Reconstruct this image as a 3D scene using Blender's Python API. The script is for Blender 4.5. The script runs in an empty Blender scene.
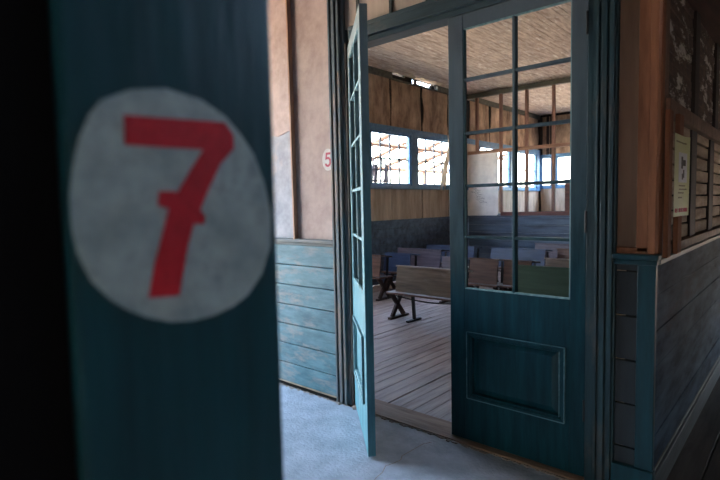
import bpy, bmesh, math, random
from mathutils import Vector, Matrix
random.seed(7)
S = bpy.context.scene
COL = S.collection
W = 2.662            # corridor side of the classroom front wall
LW = -5.8            # classroom left wall (inner face)
CH = 3.83            # classroom ceiling
BW = 14.25           # classroom back wall

# ------------------------------------------------------------------ materials
def lin(c):
    return tuple((v/12.92 if v <= .04045 else ((v+.055)/1.055)**2.4) for v in [k/255 for k in c]) + (1,)

def mat(name, base, dark=None, wear=None, amt=.35, axis='z', g=14, rough=.6, bump=.25, wscale=3.0, stretch=9, wsharp=.12, spec=.4, fine=1.0, top_tone=None):
    """aged surface: streaky grain between two colours, plus blotches of a wear colour"""
    m = bpy.data.materials.new(name); m.use_nodes = True
    nt = m.node_tree; N = nt.nodes; L = nt.links
    b = N['Principled BSDF']; b.inputs['Roughness'].default_value = rough
    b.inputs['Specular IOR Level'].default_value = spec
    tc = N.new('ShaderNodeTexCoord')
    mp = N.new('ShaderNodeMapping'); L.new(tc.outputs['Object'], mp.inputs[0])
    sc = {'x': (1/stretch, 1, 1), 'y': (1, 1/stretch, 1), 'z': (1, 1, 1/stretch), 'n': (1, 1, 1)}[axis]
    mp.inputs['Scale'].default_value = sc
    n1 = N.new('ShaderNodeTexNoise'); n1.inputs['Scale'].default_value = g; n1.inputs['Detail'].default_value = 7
    n1.inputs['Roughness'].default_value = .65
    L.new(mp.outputs[0], n1.inputs['Vector'])
    r1 = N.new('ShaderNodeValToRGB'); L.new(n1.outputs[0], r1.inputs[0])
    r1.color_ramp.elements[0].position = .32; r1.color_ramp.elements[1].position = .66
    r1.color_ramp.elements[0].color = lin(dark or [k*.6 for k in base]); r1.color_ramp.elements[1].color = lin(base)
    out = r1.outputs[0]
    if wear:
        mp2 = N.new('ShaderNodeMapping'); L.new(tc.outputs['Object'], mp2.inputs[0])
        mp2.inputs['Scale'].default_value = tuple(1 if s == 1 else .35 for s in sc)
        n2 = N.new('ShaderNodeTexNoise'); n2.inputs['Scale'].default_value = wscale; n2.inputs['Detail'].default_value = 9
        n2.inputs['Roughness'].default_value = .72
        L.new(mp2.outputs[0], n2.inputs['Vector'])
        mr = N.new('ShaderNodeMapRange'); L.new(n2.outputs[0], mr.inputs[0])
        th = .68 - amt*.38
        mr.inputs[1].default_value = th; mr.inputs[2].default_value = th + wsharp
        mx = N.new('ShaderNodeMix'); mx.data_type = 'RGBA'
        L.new(mr.outputs[0], mx.inputs[0]); L.new(out, mx.inputs[6]); mx.inputs[7].default_value = lin(wear)
        out = mx.outputs[2]
    if top_tone:   # colour mixed towards a greyer tone with height above the floor
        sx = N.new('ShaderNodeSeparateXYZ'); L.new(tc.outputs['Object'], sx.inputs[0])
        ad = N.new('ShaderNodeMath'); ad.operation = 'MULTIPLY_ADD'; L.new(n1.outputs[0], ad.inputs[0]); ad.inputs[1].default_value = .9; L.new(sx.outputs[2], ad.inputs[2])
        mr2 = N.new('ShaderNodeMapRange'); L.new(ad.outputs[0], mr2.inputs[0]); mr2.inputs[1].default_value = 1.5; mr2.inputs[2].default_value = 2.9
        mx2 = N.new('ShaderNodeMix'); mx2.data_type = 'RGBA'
        L.new(mr2.outputs[0], mx2.inputs[0]); L.new(out, mx2.inputs[6]); mx2.inputs[7].default_value = lin(top_tone)
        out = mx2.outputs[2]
    L.new(out, b.inputs['Base Color'])
    if bump:
        n3 = N.new('ShaderNodeTexNoise'); n3.inputs['Scale'].default_value = g*3*fine; n3.inputs['Detail'].default_value = 5
        L.new(mp.outputs[0], n3.inputs['Vector'])
        bp = N.new('ShaderNodeBump'); bp.inputs['Strength'].default_value = bump; bp.inputs['Distance'].default_value = .01
        L.new(n3.outputs[0], bp.inputs['Height']); L.new(bp.outputs[0], b.inputs['Normal'])
    return m

M = {}
M['teal_leaf'] = mat('teal_paint_aged', (14, 64, 74), (7, 42, 52), (38, 80, 88), .15, 'z', 22, .5, .18, 4, 10, .2, .22, top_tone=(92, 104, 112))
M['teal_pale'] = mat('teal_paint_lit', (92, 146, 154), (58, 112, 122), (136, 156, 156), .3, 'z', 20, .6, .25, 5, 8, .15, top_tone=(120, 130, 130))  # left leaf's copy of the teal paint, daylight put into its colour
M['teal_lit_bead'] = mat('teal_arris_lit', (104, 138, 146), (50, 92, 100), None, 0, 'x', 30, .5, .2)  # light catching the moulding edges, put into the bead colour
M['teal_edge'] = mat('teal_edge_lit', (150, 178, 178), (84, 128, 134), None, 0, 'z', 30, .6, .2)  # light on the left leaf's bars and mouldings put into this pale tone
M['teal_trim'] = mat('teal_trim', (36, 66, 74), (18, 38, 44), (70, 72, 70), .34, 'z', 30, .5, .3, 6, 14, .1)
M['trim_old'] = mat('trim_weathered', (108, 120, 124), (50, 54, 56), (132, 110, 98), .45, 'z', 34, .6, .4, 6, 14, .1)
M['trim_brown'] = mat('jamb_bare_brown', (128, 108, 96), (70, 56, 50), (110, 122, 124), .25, 'z', 30, .7, .4, 6, 14, .1)
M['header'] = mat('header_grey_teal', (66, 84, 90), (48, 64, 70), (92, 96, 94), .25, 'x', 24, .5, .2, 6)
M['plaster'] = mat('pink_tan_board', (206, 182, 170), (178, 152, 140), (222, 206, 196), .3, 'n', 7, .85, .12, 3.2, 1, .3)
M['plaster_grey'] = mat('grey_white_board', (186, 184, 186), (150, 148, 152), (206, 176, 156), .3, 'n', 7, .85, .12, 3, 1, .2)
M['batten'] = mat('batten_brown', (204, 160, 132), (160, 120, 96), None, 0, 'z', 20, .7, .2)
M['transom'] = mat('transom_tan', (218, 198, 180), (196, 174, 156), None, 0, 'z', 9, .85, .1)
M['transom_batten'] = mat('transom_batten_dark', (70, 74, 72), (46, 50, 50), None, 0, 'z', 20, .6, .2)
M['wains'] = mat('wainscot_teal_worn', (88, 130, 138), (50, 92, 104), (140, 136, 130), .46, 'x', 20, .6, .5, 9, 4, .2)
M['wains_cap'] = mat('cap_brown_teal', (120, 112, 104), (66, 84, 88), None, 0, 'x', 20, .6, .3)
M['concrete'] = mat('rough_cement', (182, 188, 196), (146, 154, 162), (128, 131, 136), .3, 'n', 6, .8, .55, 2.2, 1, .35, .3, 3)
M['rubble'] = mat('crumbled_edge', (170, 156, 144), (124, 112, 102), None, 0, 'n', 40, .95, .9)
M['floor_in'] = mat('bleached_floor_boards', (190, 174, 166), (138, 120, 114), (122, 98, 84), .22, 'y', 16, .55, .3, 3, 10, .25)
M['subfloor'] = mat('dark_subfloor', (34, 28, 25), (20, 16, 14), None, 0, 'y', 10, .9, 0)
M['threshold'] = mat('threshold_wood', (172, 142, 118), (122, 94, 76), None, 0, 'x', 18, .7, .4)
M['ceil_in'] = mat('peeling_ceiling_boards', (222, 206, 186), (158, 136, 118), (240, 234, 224), .34, 'y', 26, .75, .5, 14, 7, .12)
M['panel_up'] = mat('stained_fibreboard', (200, 172, 144), (104, 82, 66), (218, 200, 176), .3, 'z', 4, .85, .3, 2.2, 2.2, .3)
M['panel_low'] = mat('tan_fibreboard', (226, 208, 186), (172, 148, 124), (232, 222, 206), .25, 'z', 5, .85, .25, 3, 5, .2)
M['black'] = mat('dark_sheathing', (22, 18, 16), (10, 9, 8), None, 0, 'z', 10, .9, 0)
M['band'] = mat('dark_wainscot', (96, 112, 132), (48, 56, 68), (70, 82, 98), .2, 'x', 10, .4, .2, 2.5, 10, .2)
M['blue_frame'] = mat('blue_window_paint_glow', (98, 146, 186), (70, 112, 150), (90, 100, 104), .2, 'n', 18, .45, .2)  # blue frame paint, brightened to take in the glow at the windows
M['bar'] = mat('window_bar_dark', (44, 52, 62), (28, 34, 42), None, 0, 'z', 20, .5, 0)
M['stud'] = mat('red_brown_stud', (160, 122, 106), (112, 80, 70), (170, 130, 110), .2, 'z', 18, .7, .2)
M['stud_h'] = mat('pale_rail', (178, 142, 118), (130, 96, 78), None, 0, 'x', 18, .7, .2)
M['top_plate'] = mat('grey_top_plate', (104, 104, 92), (72, 72, 62), None, 0, 'x', 16, .7, .2)
M['redrail'] = mat('red_rail', (120, 70, 60), (80, 46, 40), None, 0, 'x', 16, .6, .2)
M['board'] = mat('smudged_white_board', (236, 230, 222), (206, 200, 194), (240, 238, 234), .35, 'n', 4, .45, .05, 2.2, 1, .35)
M['ink'] = mat('pencil_ink', (92, 84, 86), (80, 72, 74), None, 0, 'n', 9, .8, 0)
M['cloth'] = mat('off_white_cloth', (222, 212, 196), (188, 172, 152), None, 0, 'z', 12, .9, .2)
def translucent(m, k):
    nt = m.node_tree; b = nt.nodes['Principled BSDF']; o = nt.nodes['Material Output']
    t = nt.nodes.new('ShaderNodeBsdfTranslucent'); x = nt.nodes.new('ShaderNodeMixShader'); x.inputs[0].default_value = k
    src = b.inputs['Base Color'].links[0].from_socket
    nt.links.new(src, t.inputs[0]); nt.links.new(b.outputs[0], x.inputs[1]); nt.links.new(t.outputs[0], x.inputs[2]); nt.links.new(x.outputs[0], o.inputs[0])
translucent(M['cloth'], .3)
M['iron'] = mat('dark_iron', (40, 34, 32), (22, 19, 18), (84, 54, 42), .2, 'n', 30, .5, .2)
M['desk_a'] = mat('weathered_oak', (140, 122, 106), (84, 72, 62), (164, 154, 142), .25, 'x', 14, .5, .25, 4, 9, .2)
M['desk_b'] = mat('brown_oak', (122, 88, 72), (68, 46, 38), (96, 98, 106), .22, 'x', 14, .45, .25, 4, 9, .2)
M['desk_c'] = mat('blue_sheen_desk', (70, 84, 112), (44, 54, 78), (84, 76, 76), .2, 'x', 12, .35, .15, 4, 9, .2)  # bluish sky reflection on the varnish put into the base colour
M['desk_d'] = mat('mauve_brown_desk', (112, 98, 106), (70, 60, 68), (128, 112, 108), .2, 'x', 14, .4, .2, 4, 9, .2)
M['desk_g'] = mat('green_desk', (104, 138, 120), (80, 110, 94), (122, 134, 118), .2, 'x', 10, .5, .15, 4, 9, .25)
M['desk_leg'] = mat('desk_leg_wood', (78, 52, 42), (42, 28, 22), None, 0, 'z', 20, .5, .2)
M['edge'] = mat('pale_wood_edge', (176, 158, 144), (128, 112, 100), None, 0, 'x', 20, .6, .1)  # paler tone for the tops of the weathered desks
M['ply'] = mat('plywood_brown', (128, 102, 84), (98, 76, 60), (140, 118, 100), .2, 'z', 8, .7, .15)
M['orange'] = mat('orange_pine', (148, 100, 74), (102, 64, 46), None, 0, 'z', 14, .75, .15, spec=.15)
M['rw_frame'] = mat('old_brown_frame', (130, 98, 82), (84, 60, 48), (130, 110, 98), .2, 'n', 16, .65, .3)
M['rw_dark'] = mat('dark_post', (44, 32, 28), (26, 19, 17), None, 0, 'z', 16, .7, .2)
M['lath'] = mat('grey_brown_lath', (186, 164, 142), (124, 102, 84), (206, 194, 182), .25, 'y', 16, .8, .5, 5, 7, .15)
M['lath_peel'] = mat('peeling_lath', (96, 72, 58), (52, 38, 32), (196, 190, 184), .4, 'y', 20, .7, .6, 9, 3, .06)
M['rw_wains'] = mat('grey_blue_wainscot', (78, 100, 124), (38, 52, 68), (62, 58, 62), .3, 'y', 10, .75, .4, 5, 4, .25, .12)
M['rw_base'] = mat('grey_base', (104, 110, 118), (70, 72, 78), None, 0, 'y', 16, .45, .3)
M['pass_floor'] = mat('dark_floor_boards', (104, 92, 88), (58, 50, 48), (130, 122, 120), .2, 'y', 14, .5, .4, 3, 10, .2)
M['pass_ceil'] = mat('dark_soffit', (74, 46, 38), (44, 28, 24), None, 0, 'y', 14, .8, .3)
M['teal_dark'] = mat('dark_teal_board', (12, 62, 72), (6, 42, 50), (50, 74, 80), .2, 'z', 16, .42, .2, 4, 8, .2)
M['slate'] = mat('slate_board', (44, 52, 58), (28, 34, 38), (66, 74, 80), .25, 'z', 10, .5, .25, 4, 8, .2)
M['disc'] = mat('disc_white_paint', (150, 168, 170), (118, 136, 140), (88, 98, 102), .34, 'n', 26, .6, .15, 22, 1, .3)
M['red'] = mat('red_paint', (176, 22, 40), (150, 14, 30), None, 0, 'n', 60, .6, .1)
M['disc5'] = mat('disc_white', (228, 220, 214), (206, 194, 186), None, 0, 'n', 40, .7, .05)
M['red5'] = mat('rose_red_paint', (200, 60, 78), (176, 46, 64), None, 0, 'n', 60, .6, .05)
M['poster'] = mat('poster_yellow_green', (214, 214, 158), (198, 204, 160), None, 0, 'z', 5, .4, 0)
M['poster_white'] = mat('poster_white', (226, 228, 232), (210, 214, 220), None, 0, 'n', 8, .4, 0)
M['poster_ink'] = mat('poster_dark_ink', (46, 44, 48), (30, 30, 34), None, 0, 'n', 20, .5, 0)
M['poster_red'] = mat('poster_red', (190, 46, 52), (170, 36, 42), None, 0, 'n', 20, .5, 0)
M['poster_text'] = mat('poster_text', (130, 128, 84), (120, 118, 76), None, 0, 'n', 20, .5, 0)
M['steel'] = mat('dark_hinge_steel', (34, 38, 42), (20, 24, 28), (70, 60, 54), .2, 'n', 40, .45, .2)
M['sand'] = mat('desert_sand', (206, 186, 162), (180, 160, 136), None, 0, 'n', .6, .95, .2)
M['rafter'] = mat('sunlit_pole', (98, 74, 58), (70, 52, 40), None, 0, 'x', 12, .8, .2)
M['rail_dark'] = mat('weathered_fence', (64, 58, 62), (44, 40, 44), None, 0, 'z', 12, .8, .2)
M['near_black'] = mat('near_black_board', (12, 12, 14), (6, 6, 8), None, 0, 'z', 10, .9, .1, spec=.1)  # near-black tone of the near wall
M['cwall'] = mat('corridor_far_wall', (84, 70, 62), (58, 48, 42), None, 0, 'z', 8, .8, .1)

# ------------------------------------------------------------------ helpers
class MB:
    def __init__(s): s.bm = bmesh.new()
    def box(s, x0, x1, y0, y1, z0, z1, rot=None, piv=None):
        vs = bmesh.ops.create_cube(s.bm, size=1)['verts']
        c = Vector(((x0+x1)/2, (y0+y1)/2, (z0+z1)/2))
        for v in vs:
            v.co = Vector((v.co.x*(x1-x0), v.co.y*(y1-y0), v.co.z*(z1-z0))) + c
        if rot:
            p = Vector(piv) if piv else c
            for v in vs: v.co = rot @ (v.co-p) + p
        return vs
    def bar(s, a, b, w, d, up=(0, 0, 1)):
        """rectangular bar from a to b"""
        a = Vector(a); b = Vector(b); z = (b-a).normalized(); u = Vector(up)
        if abs(z.dot(u)) > .98: u = Vector((0, 1, 0))
        x = u.cross(z).normalized(); y = z.cross(x)
        vs = []
        for p in (a, b):
            for sx, sy in ((-1, -1), (1, -1), (1, 1), (-1, 1)):
                vs.append(s.bm.verts.new(p + x*sx*w/2 + y*sy*d/2))
        f = s.bm.faces.new
        f(vs[3::-1]); f(vs[4:])
        for i in range(4):
            j = (i+1) % 4; f((vs[i], vs[j], vs[j+4], vs[i+4]))
        return vs
    def tube(s, pts, r, n=8):
        pts = [Vector(p) for p in pts]; rings = []
        for i, p in enumerate(pts):
            t = (pts[min(i+1, len(pts)-1)] - pts[max(i-1, 0)]).normalized()
            u = Vector((0, 0, 1)) if abs(t.z) < .9 else Vector((1, 0, 0))
            x = u.cross(t).normalized(); y = t.cross(x)
            rings.append([s.bm.verts.new(p + (x*math.cos(2*math.pi*k/n) + y*math.sin(2*math.pi*k/n))*r) for k in range(n)])
        for a, b in zip(rings, rings[1:]):
            for k in range(n):
                s.bm.faces.new((a[k], a[(k+1) % n], b[(k+1) % n], b[k]))
        s.bm.faces.new(rings[0][::-1]); s.bm.faces.new(rings[-1])
    def prism(s, pts, off):
        """closed outline pts extruded by off"""
        off = Vector(off)
        a = [s.bm.verts.new(Vector(p)) for p in pts]; b = [s.bm.verts.new(Vector(p)+off) for p in pts]
        s.bm.faces.new(a[::-1]); s.bm.faces.new(b); n = len(a)
        for i in range(n): s.bm.faces.new((a[i], a[(i+1) % n], b[(i+1) % n], b[i]))
    def build(s, name, m, parent=None, bev=0, kind=None, tri=False):
        bm = s.bm
        if tri: bmesh.ops.triangulate(bm, faces=bm.faces[:])
        bmesh.ops.recalc_face_normals(bm, faces=bm.faces[:])
        me = bpy.data.meshes.new(name); bm.to_mesh(me); bm.free()
        me.materials.append(M[m] if isinstance(m, str) else m)
        o = bpy.data.objects.new(name, me); COL.objects.link(o)
        if parent: o.parent = parent
        if bev:
            b = o.modifiers.new('bevel', 'BEVEL'); b.width = bev; b.segments = 2; b.limit_method = 'ANGLE'
        if kind: o['kind'] = kind
        return o

def tag(o, label, cat, group=None):
    o['label'] = label; o['category'] = cat
    if group: o['group'] = group
    return o
def empty(name, loc=(0, 0, 0), rz=0):
    o = bpy.data.objects.new(name, None); COL.objects.link(o); o.location = loc; o.rotation_euler = (0, 0, rz)
    o.empty_display_size = .1
    return o
def struct(name, mb, m, parent=None, bev=0):
    o = mb.build(name, m, parent, bev)
    if not parent: o['kind'] = 'structure'
    return o
def onebox(*a):
    b = MB(); b.box(*a); return b
def copy_tree(o, parent=None):
    c = o.copy(); COL.objects.link(c); c.parent = parent
    for ch in list(o.children): copy_tree(ch, c)
    return c
R = math.radians

# ------------------------------------------------------------------ floors
g = MB(); g.box(-60, 60, -60, 60, -.5, -.3); o = struct('ground', g, 'sand')
f = MB(); f.box(-5.6, -.50, -3.2, W-.05, -.3, 0); f.box(-.50, 1.5, -3.2, W-.05, -.3, 0)
cement = struct('floor_corridor', f, 'concrete')
# crumbled strip where the cement meets the wall and the threshold
f = MB()
x = -5.4
while x < -.9:
    w_ = random.uniform(.03, .09); d_ = random.uniform(.008, .03)
    f.prism([(x, W-.048, 0), (x+w_, W-.048, 0), (x+w_*random.uniform(.6, .95), W-.05-d_, 0), (x+w_*random.uniform(.1, .4), W-.05-d_*random.uniform(.5, 1), 0)], (0, 0, random.uniform(.002, .007)))
    x += w_*random.uniform(.7, 1.3)
rub = f.build('floor_edge_rubble', 'rubble', cement)
# hairline crack in the cement
f = MB()
pts = [(-1.69, 2.52), (-1.717, 2.469), (-1.722, 2.36), (-1.727, 2.272), (-1.704, 2.231), (-1.715, 2.17), (-1.73, 2.124), (-1.70, 2.06), (-1.692, 1.995), (-1.66, 1.90)]
for a, b in zip(pts, pts[1:]): f.bar((*a, .0006), (*b, .0006), .0045, .0008)
f.build('floor_crack', 'rubble', cement)
f = MB(); f.box(LW, -.67, W+.02, BW, -.3, -.02)
sub = struct('floor_classroom', f, 'subfloor')
f = MB(); x = LW+.01
while x < -.78:
    wd = random.choice((.09, .105, .105, .12)); y = W+.17
    while y < 10.1:
        ln = random.choice((2.4, 3.0, 3.6, 4.2)) if y > W+.2 else random.uniform(.9, 3.4)
        y2 = min(y+ln, 10.12)
        gap = random.choice((.002, .003, .005, .005, .013))
        f.box(x, x+wd-gap, y, y2-.003, -.02, .004+random.uniform(-.0015, .0015)); y = y2
    x += wd
f.build('floor_boards', 'floor_in', sub, .0015)
f = MB(); f.box(LW+.01, -.7, 10.3, BW-.01, -.02, .003); f.build('floor_far_boards', 'floor_in', sub)
f = MB(); f.box(-2.43, -.85, W-.045, W+.165, -.02, .010)
thr = struct('trim_threshold', f, 'threshold', None, .004)

f = MB(); x = -.53
while x < 1.48:
    f.box(x, x+.142, W-.04, 13.9, -.2, -.002+random.uniform(-.002, .002)); x += .15
o = struct('floor_passage', f, 'pass_floor', None, .003)

# ------------------------------------------------------------------ front wall of the classroom (between corridor and room)
wf = MB()
wf.box(-5.6, -2.46, W+.005, W+.13, 0, 3.83)          # left of doors
wf.box(-2.46, -.80, W+.03, W+.13, 2.62, 3.83)        # over doors
wf.box(-.80, -.66, W+.005, W+.13, 0, 3.83)
wall_front = struct('wall_front', wf, 'panel_low')
b = MB(); b.box(-3.02, -2.58, W-.008, W+.004, 1.19, 3.1); b.build('wall_board', 'plaster', wall_front)
b = MB(); b.prism([(-5.55, W-.008, 1.19), (-3.02, W-.008, 1.19), (-3.02, W-.008, 2.04), (-3.2, W-.008, 2.0), (-3.5, W-.008, 2.06), (-5.55, W-.008, 2.0)], (0, .012, 0)); b.build('wall_board_greyed', 'plaster_grey', wall_front)
b = MB(); b.prism([(-5.55, W-.008, 3.1), (-3.02, W-.008, 3.1), (-3.02, W-.008, 2.045), (-3.2, W-.008, 2.005), (-3.5, W-.008, 2.065), (-5.55, W-.008, 2.005)], (0, .012, 0)); b.build('wall_board', 'plaster', wall_front)
for x in (-4.20, -3.01):
    b = MB(); b.bar((x+.004, W-.017, 1.19), (x-.006, W-.017, 3.1), .056, .018, (1, 0, 0)); b.build('wall_batten', 'batten', wall_front, .003)
b = MB(); z = .03
for k in range(7):
    h = .16
    b.box(-5.55, -2.586, W-.030, W+.004, z, z+h-.006); z += h
b.build('wainscot_boards', 'wains', wall_front, .004)
b = MB(); b.box(-5.55, -2.586, W-.045, W+.003, 1.165, 1.195); b.box(-5.55, -2.586, W-.034, W+.003, 1.145, 1.165)
struct('trim_1', b, 'wains_cap', None, .005)
# over the doors: tan panels and battens, header
b = MB(); b.box(-2.46, -.70, W+.004, W+.03, 2.66, 3.2); b.build('transom_panel', 'transom', wall_front)
for x in (-2.335, -2.055, -1.775, -1.495, -1.215, -.935):
    b = MB(); b.box(x-.011, x+.011, W-.008, W+.004, 2.66, 3.2); b.build('transom_batten', 'transom_batten', wall_front, .002)
hd = MB(); hd.box(-2.405, -.70, W-.028, W+.03, 2.565, 2.655); hd.box(-2.405, -.70, W-.036, W-.028, 2.628, 2.655)
hd.box(-2.44, -.846, W+.0, W+.12, 2.533, 2.565)
struct('trim_2', hd, 'header', None, .004)

# door casings: fluted vertical boards
def casing(name, prof, m, zt=2.62):
    b = MB()
    for (x0, x1, d) in prof: b.box(x0, x1, W-d, W+.03, 0, zt)
    return struct(name, b, m, None, .003)
casing('trim_3', [(-2.584, -2.566, .048), (-2.565, -2.552, .03), (-2.551, -2.522, .046), (-2.521, -2.510, .028), (-2.509, -2.486, .04), (-2.485, -2.458, .022)], 'trim_old', 3.1)
b = MB(); b.box(-2.458, -2.440, W-.018, W+.13, 0, 2.565); struct('trim_4', b, 'trim_brown', None, .003)
casing('trim_5', [(-.843, -.797, .006), (-.796, -.784, .028), (-.783, -.770, .018), (-.769, -.745, .04), (-.744, -.732, .026), (-.731, -.712, .044), (-.711, -.701, .03)], 'teal_trim', 3.1)

# segment to the right of the doors
b = MB(); b.box(-.70, -.614, W-.006, W+.005, 1.19, 3.1); b.build('wall_plywood', 'ply', wall_front, .002)
b = MB(); b.box(-.614, -.566, W-.02, W+.005, 1.20, 3.1); b.box(-.70, -.566, W-.02, W+.005, 1.19, 1.222); b.build('wall_pine_board', 'orange', wall_front, .003)
b = MB(); z = .03
while z < 1.13: b.box(-.70, -.60, W-.012, W+.005, z, min(z+.21, 1.145)); z += .216
b.build('wall_slate_boards', 'slate', wall_front, .003)
b = MB(); b.box(-.606, -.528, W-.024, W+.01, 0.0, 1.145); b.build('wall_corner_board', 'teal_dark', wall_front, .004)
b = MB(); b.box(-.712, -.515, W-.05, W+.02, 1.165, 1.19); b.box(-.705, -.522, W-.036, W+.02, 1.14, 1.165); b.box(-.705, -.522, W-.042, W+.01, 0, .16)
struct('trim_6', b, 'teal_dark', None, .006)

# ------------------------------------------------------------------ right wall of the classroom, seen from the passage
RW = -.538
wr = MB(); wr.box(-.66, -.60, W+.005, BW+.1, 0, CH)
wall_right = struct('wall_right', wr, 'black')
b = MB(); z = .13
while z < 1.12:
    b.box(-.60, RW+random.uniform(-.002, .002), W+.02, 13.9, z, min(z+.172, 1.14)-.0015); z += .172
b.build('wainscot_boards', 'rw_wains', wall_right, .003)
b = MB(); b.box(-.60, RW+.018, W+.02, 13.9, 0, .13); b.box(-.60, RW+.008, W+.02, 13.9, .13, .15)
struct('baseboard_right', b, 'rw_base', None, .005)
b = MB(); b.box(-.60, RW+.02, W+.02, 13.9, 1.14, 1.165); b.build('wainscot_cap', 'rw_base', wall_right, .004)
# corner post and frame
b = MB(); b.box(-.566, -.534, W-.022, W+.045, 1.19, 3.1); b.box(-.60, -.53, W+.045, W+.10, 1.19, 2.55); b.build('corner_post', 'orange', wall_right, .004)
b = MB(); b.box(-.60, -.538, W+.10, W+.165, 1.165, 2.55); b.build('corner_frame', 'rw_frame', wall_right, .004)
# horizontal rails
b = MB(); b.box(-.60, -.528, W+.22, 13.9, 1.855, 1.935); b.box(-.60, -.532, W+.22, 13.9, 1.165, 1.215); b.build('frame_rail', 'rw_frame', wall_right, .004)
ys = [2.88, 3.64, 4.38, 5.1, 5.8, 6.6]
for i, y in enumerate(ys):
    b = MB(); b.box(-.60, -.552, y, y+(.075 if i == 0 else .19), 1.215, 1.855); b.build('frame_post', 'rw_frame' if i == 0 else 'rw_dark', wall_right, .003)
ys2 = [2.88, 3.68, 4.55, 5.4, 6.3]
for i, y in enumerate(ys2):
    b = MB(); b.box(-.60, -.548, y, y+(.06 if i == 0 else .14), 1.935, 2.56); b.build('frame_post', 'rw_frame' if i == 0 else 'rw_dark', wall_right, .003)
b = MB(); z = 1.22
while z < 1.85:
    b.box(-.60, -.566+random.uniform(-.004, .004), 2.95, 13.9, z, z+.072); z += .083
b.build('lath_boards', 'lath', wall_right, .004)
b = MB(); z = 1.94
while z < 2.56:
    b.box(-.60, -.566+random.uniform(-.004, .004), 2.93, 13.9, z, z+.048); z += .052
b.build('lath_boards_peeling', 'lath_peel', wall_right, .003)
b = MB(); b.box(-.66, 1.5, W+.04, 13.9, 2.56, 2.66); 
for k in range(12): b.box(-.538+k*.17, -.538+k*.17+.162, W+.04, 13.9, 2.545, 2.56)
struct('ceiling_passage', b, 'pass_ceil', None, .003)
# two loose pine slats and poster
for k, (y, zt) in enumerate(((2.792, 1.862), (3.04, 1.868))):
    b = MB(); b.box(-.527, -.505, y-(.036 if k == 0 else .05), y+(.036 if k == 0 else .05), 1.166, zt)
    tag(b.build('pine_slat', 'orange', None, .003),
        ('upright pine slat fixed to the right wall, the one nearer the corner post' if k == 0 else 'upright pine slat on the right wall, the farther of the pair behind the poster'), 'slat', 'upright slats on the right wall')
po = empty('poster', (-.504, 2.862, 1.357)); tag(po, 'yellow-green printed notice fastened to the two pine slats on the right wall', 'poster')
def sheet(name, m, y0, y1, z0, z1, off, par):
    """thin paper that curls outwards at its far edge"""
    bm = bmesh.new(); n = 12; rows = []
    def cx(y): return max(0, (y-.20)/.10)**2*.016
    for k in range(n+1):
        y = y0+(y1-y0)*k/n
        rows.append([bm.verts.new((cx(y)+off, y, z0)), bm.verts.new((cx(y)+off, y, z1)), bm.verts.new((cx(y)+off-.0008, y, z1)), bm.verts.new((cx(y)+off-.0008, y, z0))])
    for a, c in zip(rows, rows[1:]):
        for q in range(4): bm.faces.new((a[q], a[(q+1) % 4], c[(q+1) % 4], c[q]))
    bm.faces.new(rows[0]); bm.faces.new(rows[-1][::-1])
    mb = MB(); mb.bm = bm
    return mb.build(name, m, par)
sheet('sheet', 'poster', 0, .30, 0, .405, .001, po)
sheet('picture', 'poster_white', .10, .27, .17, .32, .0022, po)['label'] = 'white picture box with dark figures'
sheet('figure', 'poster_ink', .16, .20, .24, .30, .0034, po)
sheet('figure', 'poster_ink', .20, .25, .255, .285, .0034, po)
sheet('figure', 'poster_ink', .18, .21, .185, .215, .0034, po)
sheet('figure', 'poster_ink', .21, .23, .195, .235, .0034, po)
for z, y0, y1 in ((.365, .03, .26), (.15, .11, .25), (.132, .12, .27), (.114, .10, .23), (.09, .10, .20)):
    sheet('text_line', 'poster_text', y0, y1, z, z+.007, .0024, po)
for y0, y1 in ((.03, .06), (.07, .09), (.12, .17), (.18, .22), (.23, .28)):
    sheet('red_text', 'poster_red', y0, y1, .02, .04, .0024, po)

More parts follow.
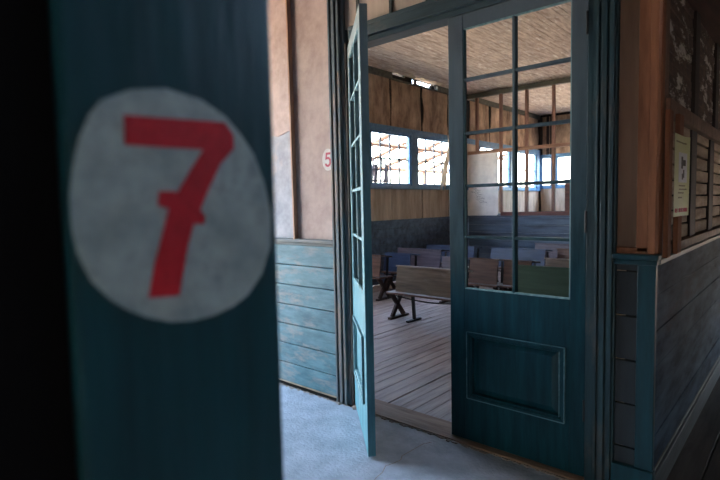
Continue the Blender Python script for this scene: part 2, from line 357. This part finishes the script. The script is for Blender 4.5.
# ------------------------------------------------------------------ doors
def leaf(name, loc, rz, mirror, m, face_m, edge_label):
    """local x runs from the hinge to the free edge; corridor face at y=0"""
    root = empty(name, loc, rz); root['kind'] = 'structure'
    s = -1 if mirror else 1
    T = .045; wd = .792; hs = .078; fs = .098
    def bx(mb, a, c, y0, y1, z0, z1): mb.box(min(s*a, s*c), max(s*a, s*c), y0, y1, z0, z1)
    b = MB(); bx(b, 0, hs, 0, T, .012, 2.528); b.build('stile', m, root, .003)
    b = MB(); bx(b, wd-fs, wd, 0, T, .012, 2.528); b.build('stile', m, root, .003)
    for z0, z1 in ((.012, .280), (.676, .935), (2.448, 2.528)):
        b = MB(); bx(b, hs, wd-fs, .001, T-.001, z0, z1); b.build('rail', m, root, .003)
    PX0, PX1 = hs+.026, wd-fs-.022
    for a_, c_ in ((hs-.01, PX0), (PX1, wd-fs+.01)):
        b = MB(); bx(b, a_, c_, .0005, T-.0015, .27, .69); b.build('stile', m, root)
    # panel: recess, raised field, moulding
    b = MB(); bx(b, hs, wd-fs, .020, T-.008, .28, .676); b.build('panel', m, root)
    b = MB()
    x0, x1, z0, z1 = PX0+.07, PX1-.07, .28+.062, .676-.062
    q0 = [(s*(x0-.03), .020, z0-.03), (s*(x1+.03), .020, z0-.03), (s*(x1+.03), .020, z1+.03), (s*(x0-.03), .020, z1+.03)]
    q1 = [(s*x0, .008, z0), (s*x1, .008, z0), (s*x1, .008, z1), (s*x0, .008, z1)]
    va = [b.bm.verts.new(p) for p in q0]; vb = [b.bm.verts.new(p) for p in q1]
    b.bm.faces.new(vb); b.bm.faces.new(va[::-1])
    for k in range(4): b.bm.faces.new((va[k], va[(k+1) % 4], vb[(k+1) % 4], vb[k]))
    b.build('raised_field', m, root)
    b = MB(); x0, x1, z0, z1 = PX0, PX1, .28, .676
    for d0, w_ in ((-.012, .014), (-.004, .028)):
        bx(b, x0-.004, x1+.004, d0, .02, z1-w_, z1+.004); bx(b, x0-.004, x1+.004, d0, .02, z0-.004, z0+w_)
        bx(b, x0-.004, x0+w_, d0, .02, z0, z1); bx(b, x1-w_, x1+.004, d0, .02, z0, z1)
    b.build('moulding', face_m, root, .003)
    b = MB(); e = .0055
    bx(b, x0-.006, x0-.006+e, -.014, -.002, z0-.004, z1+.004); bx(b, x1+.006-e, x1+.006, -.014, -.002, z0-.004, z1+.004)
    bx(b, x0+.022, x0+.022+e, -.007, .004, z0+.02, z1-.02); bx(b, x0-.004, x1+.004, -.014, -.002, z0-.007, z0-.007+e); bx(b, x0-.004, x1+.004, -.0135, -.002, z1+.002, z1+.005)
    b.build('lit_bead', 'teal_lit_bead', root, .001)  # pale bead painted along the edges that catch the light
    # glazing bars
    xm = (hs+wd-fs)/2
    b = MB(); bx(b, xm-.009, xm+.009, .004, T-.004, .935, 2.448); b.build('muntin', face_m, root, .003)
    for z in (2.159, 1.851, 1.545, 1.245):
        b = MB(); bx(b, hs, wd-fs, .006, T-.006, z-.009, z+.009); b.build('muntin', face_m, root, .003)
    b = MB()   # putty bead round the glazing
    bx(b, hs, wd-fs, .004, .02, .935, .944); bx(b, hs, wd-fs, .004, .02, 2.440, 2.448)
    bx(b, hs, hs+.006, .004, .02, .935, 2.448); bx(b, wd-fs-.006, wd-fs, .004, .02, .935, 2.448)
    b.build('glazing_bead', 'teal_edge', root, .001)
    for z in (.37, 1.34, 2.31):
        b = MB(); bx(b, -.034, -.001, -.006, .002, z-.05, z+.05)
        b.bm.verts.ensure_lookup_table()
        b.tube([(s*.001, -.009, z-.055), (s*.001, -.009, z+.055)], .006)
        b.build('hinge', 'steel', root)
    return root
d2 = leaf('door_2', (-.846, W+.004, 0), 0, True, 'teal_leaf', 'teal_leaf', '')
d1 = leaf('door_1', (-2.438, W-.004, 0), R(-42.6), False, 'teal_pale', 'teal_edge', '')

# ------------------------------------------------------------------ classroom shell
b = MB(); b.box(LW-.15, -.5, W, BW+.2, CH+.03, CH+.25)
ceil = struct('ceiling_classroom', b, 'black')
b = MB(); x = LW+.005
while x < -.7:
    b.box(x, x+.086, W+.13, BW, CH+random.uniform(0, .003), CH+.03); x += .089
b.build('ceiling_boards', 'ceil_in', ceil, .003)
b = MB()
rr = random.Random(3)
for k in range(26):    # white slivers standing in for daylight leaking at the left ceiling edge
    y = rr.uniform(7.3, 9.0); x = LW+.12+rr.uniform(-.03, .07)
    b.prism([(x, y, CH-.012), (x+rr.uniform(.02, .07), y+rr.uniform(0, .05), CH-.03), (x+rr.uniform(.01, .05), y+rr.uniform(.08, .16), CH-.02)], (0, 0, .003))
fl = b.build('light_leak_sliver', 'cloth', ceil)

# left wall: solid backing with openings
WIN = [(4.05, 5.35), (5.55, 6.75-.02), (6.85, 8.04), (8.26, 9.55), (10.75, 12.33), (12.72, 14.0)]
Z0, Z1 = 1.79, 2.75
def holed(mb, xa, xb, y0, y1, za, zb, wins, z0, z1, axis='y'):
    cur = y0
    def bb(a, c, d, e):
        if c-a < 1e-4: return
        if axis == 'y': mb.box(xa, xb, a, c, d, e)
        else: mb.box(a, c, xa, xb, d, e)
    bb(y0, y1, za, z0); bb(y0, y1, z1, zb)
    for a, c in wins: bb(cur, a, z0, z1); cur = c
    bb(cur, y1, z0, z1)
b = MB(); holed(b, LW-.07, LW-.02, W, BW+.15, 0, CH-.11, WIN, Z0, Z1)
b.box(LW-.07, LW-.02, W, 7.5, CH-.11, CH+.03); b.box(LW-.07, LW-.02, 9.0, BW+.15, CH-.11, CH+.03)
GAP = []; y = 7.5; rg = random.Random(21)
while y < 9.0:
    w_ = rg.uniform(.06, .2); GAP.append((y, min(y+w_, 9.0), rg.choice((-.09, -.07, -.05, -.02, .03)))); y += w_
for a, c, h in GAP: b.box(LW-.07, LW-.02, a, c, CH-.11, CH+h)
wall_left = struct('wall_left', b, 'black')
# fibreboard sheets, one above and one below the windows, with ragged edges and gaps
def sheet_panel(name, y0, y1, z0, z1, m, x=LW, ragged=.02, axis='y', yy=None):
    n = 10; pts = []
    w0 = random.uniform(.3, 1)*ragged; w1 = random.uniform(.3, 1)*ragged; ph = random.uniform(0, 3); fr = random.uniform(2, 4.5)
    def side(yb, sgn, z): 
        t = (z-z0)/(z1-z0)
        return yb + sgn*(w0 if sgn > 0 else w1)*(.25+.75*abs(math.sin(t*fr+ph)))
    L_ = [(side(y0, 1, z0+(z1-z0)*k/n), z0+(z1-z0)*k/n) for k in range(n+1)]
    R_ = [(side(y1, -1, z0+(z1-z0)*k/n), z0+(z1-z0)*k/n) for k in range(n, -1, -1)]
    b = MB()
    if axis == 'y': b.prism([(x-.018, max(p, W+.14), z) for p, z in L_+R_], (.014, 0, 0))
    else: b.prism([(p, yy, z) for p, z in L_+R_], (0, .014, 0))
    return b
y = W-.13; k = 0
while y < 10.1:
    y2 = min(y+.985, 10.13)
    sheet_panel('', y, y2, 2.86, CH-.11, 'panel_up', ragged=random.choice((.03, .04, .09))).build('wall_sheet', 'panel_up', wall_left)
    sheet_panel('', y, y2, 1.15, 1.72, 'panel_low', ragged=.035).build('wall_sheet', 'panel_low', wall_left)
    y = y2
y = 10.3
while y < BW-.1:
    y2 = min(y+.98, BW-.01)
    sheet_panel('', y, y2, 2.86, CH-.11, 'panel_up', ragged=random.choice((.02, .09))).build('wall_sheet', 'panel_up', wall_left)
    sheet_panel('', y, y2, 1.15, 1.72, 'panel_low', ragged=.03).build('wall_sheet', 'panel_low', wall_left)
    y = y2
b = MB(); b.box(LW-.015, LW+.02, W+.14, 7.5, CH-.12, CH-.002); b.box(LW-.015, LW+.02, 9.0, BW, CH-.12, CH-.002); b.box(LW-.015, LW+.02, 7.5, 9.0, CH-.13, CH-.095); b.build('cornice', 'top_plate', wall_left, .004)
b = MB(); z = 0
while z < 1.1: b.box(LW-.02, LW+random.uniform(.0, .004), W+.14, BW, z, min(z+.138, 1.12)); z += .142
b.build('wainscot_boards', 'band', wall_left, .008)
b = MB(); b.box(LW-.02, LW+.03, W+.14, BW, 1.12, 1.155); b.build('wainscot_cap', 'band', wall_left, .005)

def window(n, a, c, axis, cols, rows, z0=Z0, z1=Z1, base=LW, frame='blue_frame'):
    root = empty('window_%d' % n); root['kind'] = 'structure'
    def bb(mb, u0, u1, d0, d1, q0, q1):
        if axis == 'y': mb.box(base+d0, base+d1, u0, u1, q0, q1)
        else: mb.box(u0, u1, base-d1, base-d0, q0, q1)
    b = MB()
    bb(b, a, a+.04, -.05, .012, z0, z1); bb(b, c-.04, c, -.05, .012, z0, z1)
    bb(b, a, c, -.05, .012, z1-.04, z1); bb(b, a, c, -.05, .012, z0, z0+.04)
    b.build('window_frame', frame, root, .003)
    for k in range(1, cols):
        b = MB(); u = a+.04+(c-a-.08)*k/cols; bb(b, u-.014, u+.014, -.04, -.015, z0+.04, z1-.04); b.build('window_bar', 'bar', root)
    for k in range(1, rows):
        b = MB(); q = z0+(z1-z0)*k/rows; bb(b, a+.04, c-.04, -.04, -.015, q-.014, q+.014); b.build('window_bar', 'bar', root)
    return root
for i, (a, c) in enumerate(WIN):
    window(i+1, a, c, 'y', 4, 2)
b = MB()
b.box(LW-.018, LW+.035, W+.14, BW, Z1, Z1+.11); b.box(LW-.018, LW+.045, W+.14, BW, Z0-.07, Z0)
ends = [W+.14]+[v for p in WIN for v in p]+[BW]
for a, c in zip(ends[0::2], ends[1::2]):
    if c-a < .6: b.box(LW-.018, LW+.03, a, c, Z0, Z1)
struct('trim_7', b, 'blue_frame', None, .004)
b = MB()
for a, c in zip(ends[0::2], ends[1::2]):
    if c-a >= .6: b.box(LW-.018, LW-.004, a, c, Z0, Z1)
b.build('wall_sheet', 'panel_low', wall_left)

# back wall
BWIN = [(-5.76, -5.46), (-5.33, -4.2), (-4.0, -2.9), (-2.6, -1.5)]
b = MB(); holed(b, BW+.02, BW+.07, LW-.15, -.54, 0, CH+.03, BWIN, 1.84, 2.66, 'x')
wall_back = struct('wall_back', b, 'black')
x = LW+.02
for k in range(6):
    x2 = min(x+.84, -.68)
    sheet_panel('', x, x2, 2.72, CH-.06, 'panel_up', ragged=.05, axis='x', yy=BW).build('wall_sheet', 'panel_up', wall_back)
    sheet_panel('', x, x2, 1.15, 1.78, 'panel_low', ragged=.04, axis='x', yy=BW).build('wall_sheet', 'panel_low', wall_back)
    x = x2
b = MB()
for x in (-5.79, -5.60, -5.50): b.box(x, x+.07, BW-.03, BW, 2.72, CH-.06)
b.build('wall_batten', 'rw_dark', wall_back)
for i, (a, c) in enumerate(BWIN): window(len(WIN)+1+i, a, c, 'x', 1, 1, 1.84, 2.66, BW)
b = MB(); b.box(LW, -.67, BW-.03, BW+.02, 2.66, 2.73); b.box(LW, -.67, BW-.035, BW+.02, 1.78, 1.84)
ends = [LW]+[v for p in BWIN for v in p]+[-.67]
for a, c in zip(ends[0::2], ends[1::2]): b.box(a, c, BW-.02, BW+.02, 1.84, 2.66)
struct('trim_8', b, 'blue_frame', None, .004)
b = MB(); z = 0
while z < 1.1: b.box(LW, -.67, BW-.004, BW+.02, z, min(z+.138, 1.13)); z += .142
b.build('wainscot_boards', 'band', wall_back, .006)

# open stud partition across the room
PY = 10.2
pt = empty('stud_partition', (LW+.01, PY, 0)); tag(pt, 'open timber stud partition across the far end of the classroom', 'partition')
def pbox(name, x0, x1, z0, z1, m, y0=0, y1=.09, bev=.003):
    b = MB(); b.box(x0-LW-.01, x1-LW-.01, y0, y1, z0, z1); return b.build(name, m, pt, bev)
pbox('top_plate', LW+.02, -.68, CH-.11, CH-.012, 'top_plate')
pbox('middle_rail', LW+.02, -.68, 2.50, 2.57, 'stud_h', -.012, .10)
pbox('lower_rail', -5.0, -.68, 1.15, 1.225, 'redrail', -.012, .10)
xs = [-5.573, -5.01, -4.44, -3.888, -3.33, -2.77, -2.2, -1.64, -1.08]
for x in xs: pbox('stud', x-.028, x+.028, 1.225, CH-.11, 'stud', .01, .08)
pbox('stud', -3.64, -3.54, 1.225, 1.86, 'redrail', -.015, .01)['label'] = 'short red-brown board nailed to the studs'
b = MB(); z = .0
while z < 1.1: b.box(.02, 5.1, -.012-random.uniform(0, .006), .05, z, min(z+.155, 1.12)); z += .159
b.build('wainscot_boards', 'band', pt, .010)
pbox('wainscot_cap', LW+.02, -.68, 1.12, 1.15, 'band', -.03, .09)
# white board
wb = empty('writing_board', (-5.78, PY-.03, 1.152)); tag(wb, 'smudged off-white board with faint scribbles standing on the partition ledge', 'board')
b = MB(); wv = .735; hv = 1.34
pts = [(.0, 0), (wv-.05, 0), (wv-.015, .015), (wv, .05), (wv, hv), (0, hv)]
b.prism([(x, 0, z) for x, z in pts], (0, .014, 0)); b.build('board_panel', 'board', wb)
rr = random.Random(5)
for r_ in range(9):
    b = MB()
    x = .08+rr.uniform(0, .05)+(.02*r_ if r_ > 3 else 0); z = .66-r_*.045
    n = rr.randint(5, 11); p = (x, -.0015, z)
    for k in range(n):
        q = (p[0]+rr.uniform(.012, .035), -.0015, z-.012*k/ n*2+rr.uniform(-.014, .014)); b.bar(p, q, .002, .006); p = q
    b.build('scribble', 'ink', wb)

# hanging strip of cloth by the second window
b = MB(); bm = b.bm; rows = []
n = 16
for k in range(n+1):
    t = k/n; z = 2.86-1.16*t; wv = .17+.06*math.sin(t*5)+(.07 if t > .8 else 0); y = 9.37-.30*t+.03*math.sin(t*9); x = LW+.06+.04*math.sin(t*4)
    rows.append([bm.verts.new((x+.02*math.sin(j*2+t*6), y+(j/4-.5)*wv, z)) for j in range(5)])
for a, c in zip(rows, rows[1:]):
    for j in range(4): bm.faces.new((a[j], a[j+1], c[j+1], c[j]))
o = b.build('hanging_cloth', 'cloth'); sm = o.modifiers.new('s', 'SOLIDIFY'); sm.thickness = .006
tag(o, 'torn off-white strip hanging over the right side of the classroom window', 'cloth')

# ------------------------------------------------------------------ desks
def desk(name, x0, x1, y, H, m, label, mid=True, seat_m=None, tilt=.05, ov=(.03, .015)):
    Lh = x1-x0; t = empty(name, (x0, y, 0)); tag(t, label, 'school desk', 'school desks in rows')
    zs = .36
    b = MB(); a = math.atan2(tilt, H-zs)
    b.prism([(0, 0, zs+.01), (0, tilt, H-.012), (0, tilt+.02, H-.012), (0, .02, zs+.01)], (Lh, 0, 0)); b.build('front_panel', m, t, .003)
    b = MB(); b.prism([(-.015, tilt-.012, H-.012), (-.015, tilt-.010, H+.006), (-.015, .30, H-.03), (-.015, .30, H-.05)], (Lh+.03, 0, 0)); b.build('desktop', 'edge' if m in ('desk_a',) else m, t, .003)
    b = MB(); b.box(-ov[0], Lh+ov[1], -.03, .30, zs-.022, zs); b.build('seat', seat_m or 'desk_b', t, .004)
    for xx in (.03-ov[0], Lh-.05):
        b = MB()
        b.bar((xx, .06, .03), (xx, .28, zs-.02), .055, .034, (1, 0, 0)); b.bar((xx, .30, .03), (xx, .04, zs-.02), .055, .034, (1, 0, 0))
        lg = b.build('leg', 'desk_leg', t, .003)
        b = MB(); b.box(xx-.028, xx+.028, -.0, .38, .004, .032); b.build('foot', 'desk_leg', lg, .004)
        b = MB(); b.bar((xx, .25, zs), (xx, .27, H-.05), .02, .03); b.build('desk_bracket', 'iron', t)
    if mid:
        xx = Lh*.20+.0
        b = MB(); b.bar((xx, .15, .02), (xx, .12, zs-.02), .035, .035); b.bar((xx-.09, .13, zs-.035), (xx+.09, .13, zs-.035), .05, .028)
        lg = b.build('leg', 'iron', t, .004); lg['label'] = 'dark iron pedestal leg'
        b = MB(); b.box(xx-.022, xx+.022, -.0, .27, .004, .026); b.build('foot', 'iron', lg, .004)
    b = MB(); b.tube([(.03-ov[0]+(Lh-.08+ov[0])*k/8, .14, zs-.07-.035*math.sin(math.pi*k/8)) for k in range(9)], .009); b.build('stretcher', 'iron', t)
    return t
desk('school_desk', -3.82, -2.93, 4.94, .69, 'desk_a', 'weathered grey-brown double school desk nearest the doorway, beside the open gap', ov=(.13, .04))
desk('school_desk', -2.385, -1.43, 5.16, .765, 'desk_g', 'green painted double school desk seen through the lowest right pane', True)
desk('school_desk', -5.66, -4.78, 5.80, .69, 'desk_b', 'brown school desk against the left wall beside the open door leaf', ov=(.04, .02))
desk('school_desk', -5.20, -4.69, 6.42, .665, 'desk_c', 'small blue-grey school desk behind and left of the weathered grey-brown one', False)
desk('school_desk', -3.97, -3.60, 6.20, .68, 'desk_d', 'short mauve-brown school desk directly behind the weathered grey-brown one', False)
desk('school_desk', -3.45, -3.04, 6.08, .70, 'desk_b', 'small brown school desk with a scarred panel in the lower left pane', False)
desk('school_desk', -2.985, -2.62, 6.14, .695, 'desk_b', 'small dark brown school desk just right of the scarred brown one, by the pane bar', False)
desk('school_desk', -5.45, -4.56, 7.10, .675, 'desk_d', 'long dull mauve-brown school desk in front of the blue desk by the left wall', True)
desk('school_desk', -5.40, -4.40, 7.92, .677, 'desk_c', 'blue-grey double school desk farthest back on the left side', True)
desk('school_desk', -4.05, -3.12, 7.85, .68, 'desk_c', 'long slate-blue school desk in the middle of the room behind the scarred brown one', True)
desk('school_desk', -3.03, -2.1, 8.12, .68, 'desk_b', 'long reddish-brown school desk right of the slate-blue one', True)
desk('school_desk', -2.66, -1.72, 6.70, .68, 'desk_a', 'grey-green weathered school desk just behind the green one', True)
desk('school_desk', -3.78, -2.84, 9.05, .68, 'desk_d', 'mauve-grey school desk of the last row, in front of the partition', True)

# ------------------------------------------------------------------ foreground: corner of the corridor's other wall
FX = -.42
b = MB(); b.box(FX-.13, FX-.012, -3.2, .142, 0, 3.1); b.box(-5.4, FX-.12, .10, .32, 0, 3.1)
struct('wall_near', b, 'near_black')
b = MB(); b.box(FX-.10, FX, .143, .343, 0, 3.1); 
struct('trim_9', b, 'teal_dark', None, .004)
DISC = [(0.171, 1.536), (0.193, 1.547), (0.224, 1.553), (0.258, 1.548), (0.283, 1.536), (0.300, 1.52), (0.314, 1.503), (0.326, 1.475), (0.334, 1.443), (0.332, 1.41), (0.32, 1.382), (0.302, 1.363), (0.284, 1.354), (0.262, 1.349), (0.24, 1.348), (0.218, 1.351), (0.20, 1.358), (0.184, 1.367), (0.17, 1.378), (0.156, 1.395), (0.147, 1.418), (0.144, 1.438), (0.144, 1.461), (0.147, 1.48), (0.153, 1.505), (.161, 1.523)]
SEV = [(0.187, 1.526), (0.282, 1.53), (0.291, 1.519), (0.291, 1.506), (0.275, 1.49), (0.262, 1.468), (0.252, 1.448), (0.257, 1.443), (0.256, 1.435), (0.245, 1.436), (0.238, 1.415), (0.228, 1.373), (0.2, 1.375), (0.207, 1.404), (0.218, 1.437), (0.222, 1.45), (0.212, 1.453), (0.214, 1.465), (0.226, 1.465), (0.231, 1.464), (0.245, 1.485), (0.258, 1.503), (0.187, 1.502)]
def fan(name, pts, x, th, m, par, cy, cz):
    b = MB(); b.prism([(x, p-cy, z-cz) for p, z in pts], (th, 0, 0)); return b.build(name, m, par)
nd = empty('number_disc', (FX, .24, 1.45)); tag(nd, 'large round grey-white disc with a red number 7 on the near teal post', 'sign')
fan('disc_plate', DISC, .0003, .002, 'disc', nd, .24, 1.45)
fan('numeral', SEV, .0023, .0007, 'red', nd, .24, 1.45)['label'] = 'red numeral seven'

nd = empty('number_disc', (-2.648, W-.008, 1.780)); tag(nd, 'small white oval with a red number 5 on the tan wall left of the doors', 'sign')
b = MB(); b.prism([(.058*math.cos(a), -.0012, .080*math.sin(a)) for a in [2*math.pi*k/32 for k in range(32)]], (0, .001, 0)); b.build('disc_plate', 'disc5', nd)
FIVE = [(.026, .052), (-.020, .052), (-.026, -.002), (-.012, .004), (.002, .005), (.012, -.001), (.015, -.014), (.012, -.030), (.0, -.037), (-.012, -.034), (-.018, -.024), (-.031, -.030), (-.022, -.047), (-.004, -.053), (.014, -.049), (.027, -.034), (.030, -.013), (.026, .006), (.014, .018), (.0, .021), (-.011, .019), (-.008, .036), (.026, .036)]
b = MB(); b.prism([(x, -.0022, z) for x, z in FIVE], (0, .0009, 0)); b.build('numeral', 'red5', nd)['label'] = 'red numeral five'

# rest of the corridor (out of view; shapes the light)
b = MB(); b.box(-5.6, 1.6, -3.2, W+.03, 3.1, 3.3); struct('ceiling_corridor', b, 'cwall')
b = MB(); b.box(1.5, 1.6, -3.2, 7.2, 0, 3.1); b.box(1.5, 1.6, 8.2, 14.2, 0, 3.1); b.box(1.5, 1.6, 7.2, 8.2, 1.3, 3.1); struct('wall_passage', b, 'cwall')

b = MB(); b.box(-.55, .9, -3.3, -3.2, 0, 3.1); b.box(.9, 1.6, -3.3, -3.2, 1.5, 3.1); struct('wall_rear', b, 'cwall')
b = MB(); b.box(-.66, 1.6, 14.0, 14.1, 0, 2.6); struct('wall_passage_end', b, 'cwall')

# ------------------------------------------------------------------ outside the left windows
pf = empty('porch_frame', (-6.0, 8.5, -.3)); tag(pf, 'sunlit pole rafters of a porch seen through the left windows', 'porch')
rr = random.Random(11)
for k in range(11):
    y = 4.9+k*1.02-8.5
    b = MB(); j = rr.uniform(-.05, .05)
    b.tube([(-.02, y+j, 3.62), (-1.2, y+rr.uniform(-.06, .06), 3.22+rr.uniform(-.03, .03)), (-2.7, y+j, 2.78)], .05+rr.uniform(-.01, .012), 7)
    b.build('rafter', 'rafter', pf)
for x, z in ((-2.65, 2.70), (-1.35, 3.09)):
    b = MB(); b.tube([(x, -3.2, z), (x, 7.5, z)], .05, 8); b.build('beam', 'rafter', pf)
for y in (-3.1, .4, 4.2, 7.4):
    b = MB(); b.tube([(-2.65, y, 0), (-2.65, y, 2.7)], .06, 8); b.build('post', 'rafter', pf)
ra = empty('wooden_rack', (-6.6, 7.5, -.3)); tag(ra, 'dark slatted wooden rack standing outside the first classroom window', 'rack')
for y in (0, .42, .80):
    b = MB(); b.bar((0, y, 0), (0, y+.02, 2.55), .045, .045); b.build('post', 'rail_dark', ra)
for z in (2.22, 2.44):
    b = MB(); b.box(-.03, .0, -.05, .88, z-.02, z+.02); b.build('rail', 'rail_dark', ra)
for k in range(6):
    y = .05+k*.13
    b = MB(); b.bar((.02, y, 2.12), (.02, y+.07, 2.66), .03, .02); b.build('slat', 'rail_dark', ra)

# ------------------------------------------------------------------ light
w = bpy.data.worlds.new('world'); S.world = w; w.use_nodes = True
nt = w.node_tree; bg = nt.nodes['Background']
sky = nt.nodes.new('ShaderNodeTexSky'); sky.sky_type = 'NISHITA'; sky.sun_disc = False
sky.sun_elevation = R(48); sky.sun_rotation = R(120); sky.air_density = 1.2; sky.dust_density = 3
mx = nt.nodes.new('ShaderNodeMix'); mx.data_type = 'RGBA'; mx.inputs[0].default_value = .35
nt.links.new(sky.outputs[0], mx.inputs[6]); mx.inputs[7].default_value = (.9, .95, 1.0, 1)
nt.links.new(mx.outputs[2], bg.inputs[0]); bg.inputs[1].default_value = 1.0
def portal(name, loc, rot, sx, sy):
    l = bpy.data.lights.new(name, 'AREA'); l.shape = 'RECTANGLE'; l.size = sx; l.size_y = sy; l.cycles.is_portal = True
    o = bpy.data.objects.new(name, l); COL.objects.link(o); o.location = loc; o.rotation_euler = rot
portal('corridor_opening', (-5.62, 1.5, 1.55), (0, R(-90), 0), 3.1, 2.3)
portal('rear_opening', (1.2, -3.32, .75), (R(90), 0, 0), .6, 1.5)
portal('passage_opening', (1.62, 7.7, .65), (0, R(90), 0), 1.3, 1.0)
portal('left_windows_portal', (LW-.16, 6.8, 2.27), (0, R(-90), 0), 1.0, 5.6)
portal('far_windows_portal', (LW-.16, 12.4, 2.27), (0, R(-90), 0), 1.0, 3.4)
portal('back_windows_portal', (-3.6, BW+.16, 2.25), (R(-90), 0, 0), 4.5, .9)
sun = bpy.data.lights.new('sun', 'SUN'); sun.energy = 3.2; sun.angle = R(.6); sun.color = (1, .94, .85)
o = bpy.data.objects.new('sun', sun); COL.objects.link(o)
o.rotation_euler = Vector((-.35, .55, -.95)).to_track_quat('-Z', 'Y').to_euler()

# ------------------------------------------------------------------ camera
cam = bpy.data.cameras.new('camera'); co = bpy.data.objects.new('camera', cam); COL.objects.link(co)
yaw, pitch, roll = R(41.571), R(3.978), R(-1.222)
fw = Vector((-math.sin(yaw)*math.cos(pitch), math.cos(yaw)*math.cos(pitch), -math.sin(pitch)))
rt = Vector((math.cos(yaw), math.sin(yaw), 0)); up = rt.cross(fw)
r2 = rt*math.cos(roll)+up*math.sin(roll); u2 = -rt*math.sin(roll)+up*math.cos(roll)
m = Matrix((r2, u2, -fw)).transposed().to_4x4(); m.translation = Vector((0, 0, 1.45)); co.matrix_world = m
cam.sensor_width = 36; cam.lens = 36*510.2/720; cam.clip_start = .02
cam.dof.use_dof = True; cam.dof.focus_distance = 3.6; cam.dof.aperture_fstop = 3.3
S.camera = co
S.view_settings.view_transform = 'Standard'; S.view_settings.look = 'None'; S.view_settings.gamma = 1
S.view_settings.use_curve_mapping = False
S.view_settings.exposure = 2.95
S.cycles.max_bounces = 12; S.cycles.diffuse_bounces = 6
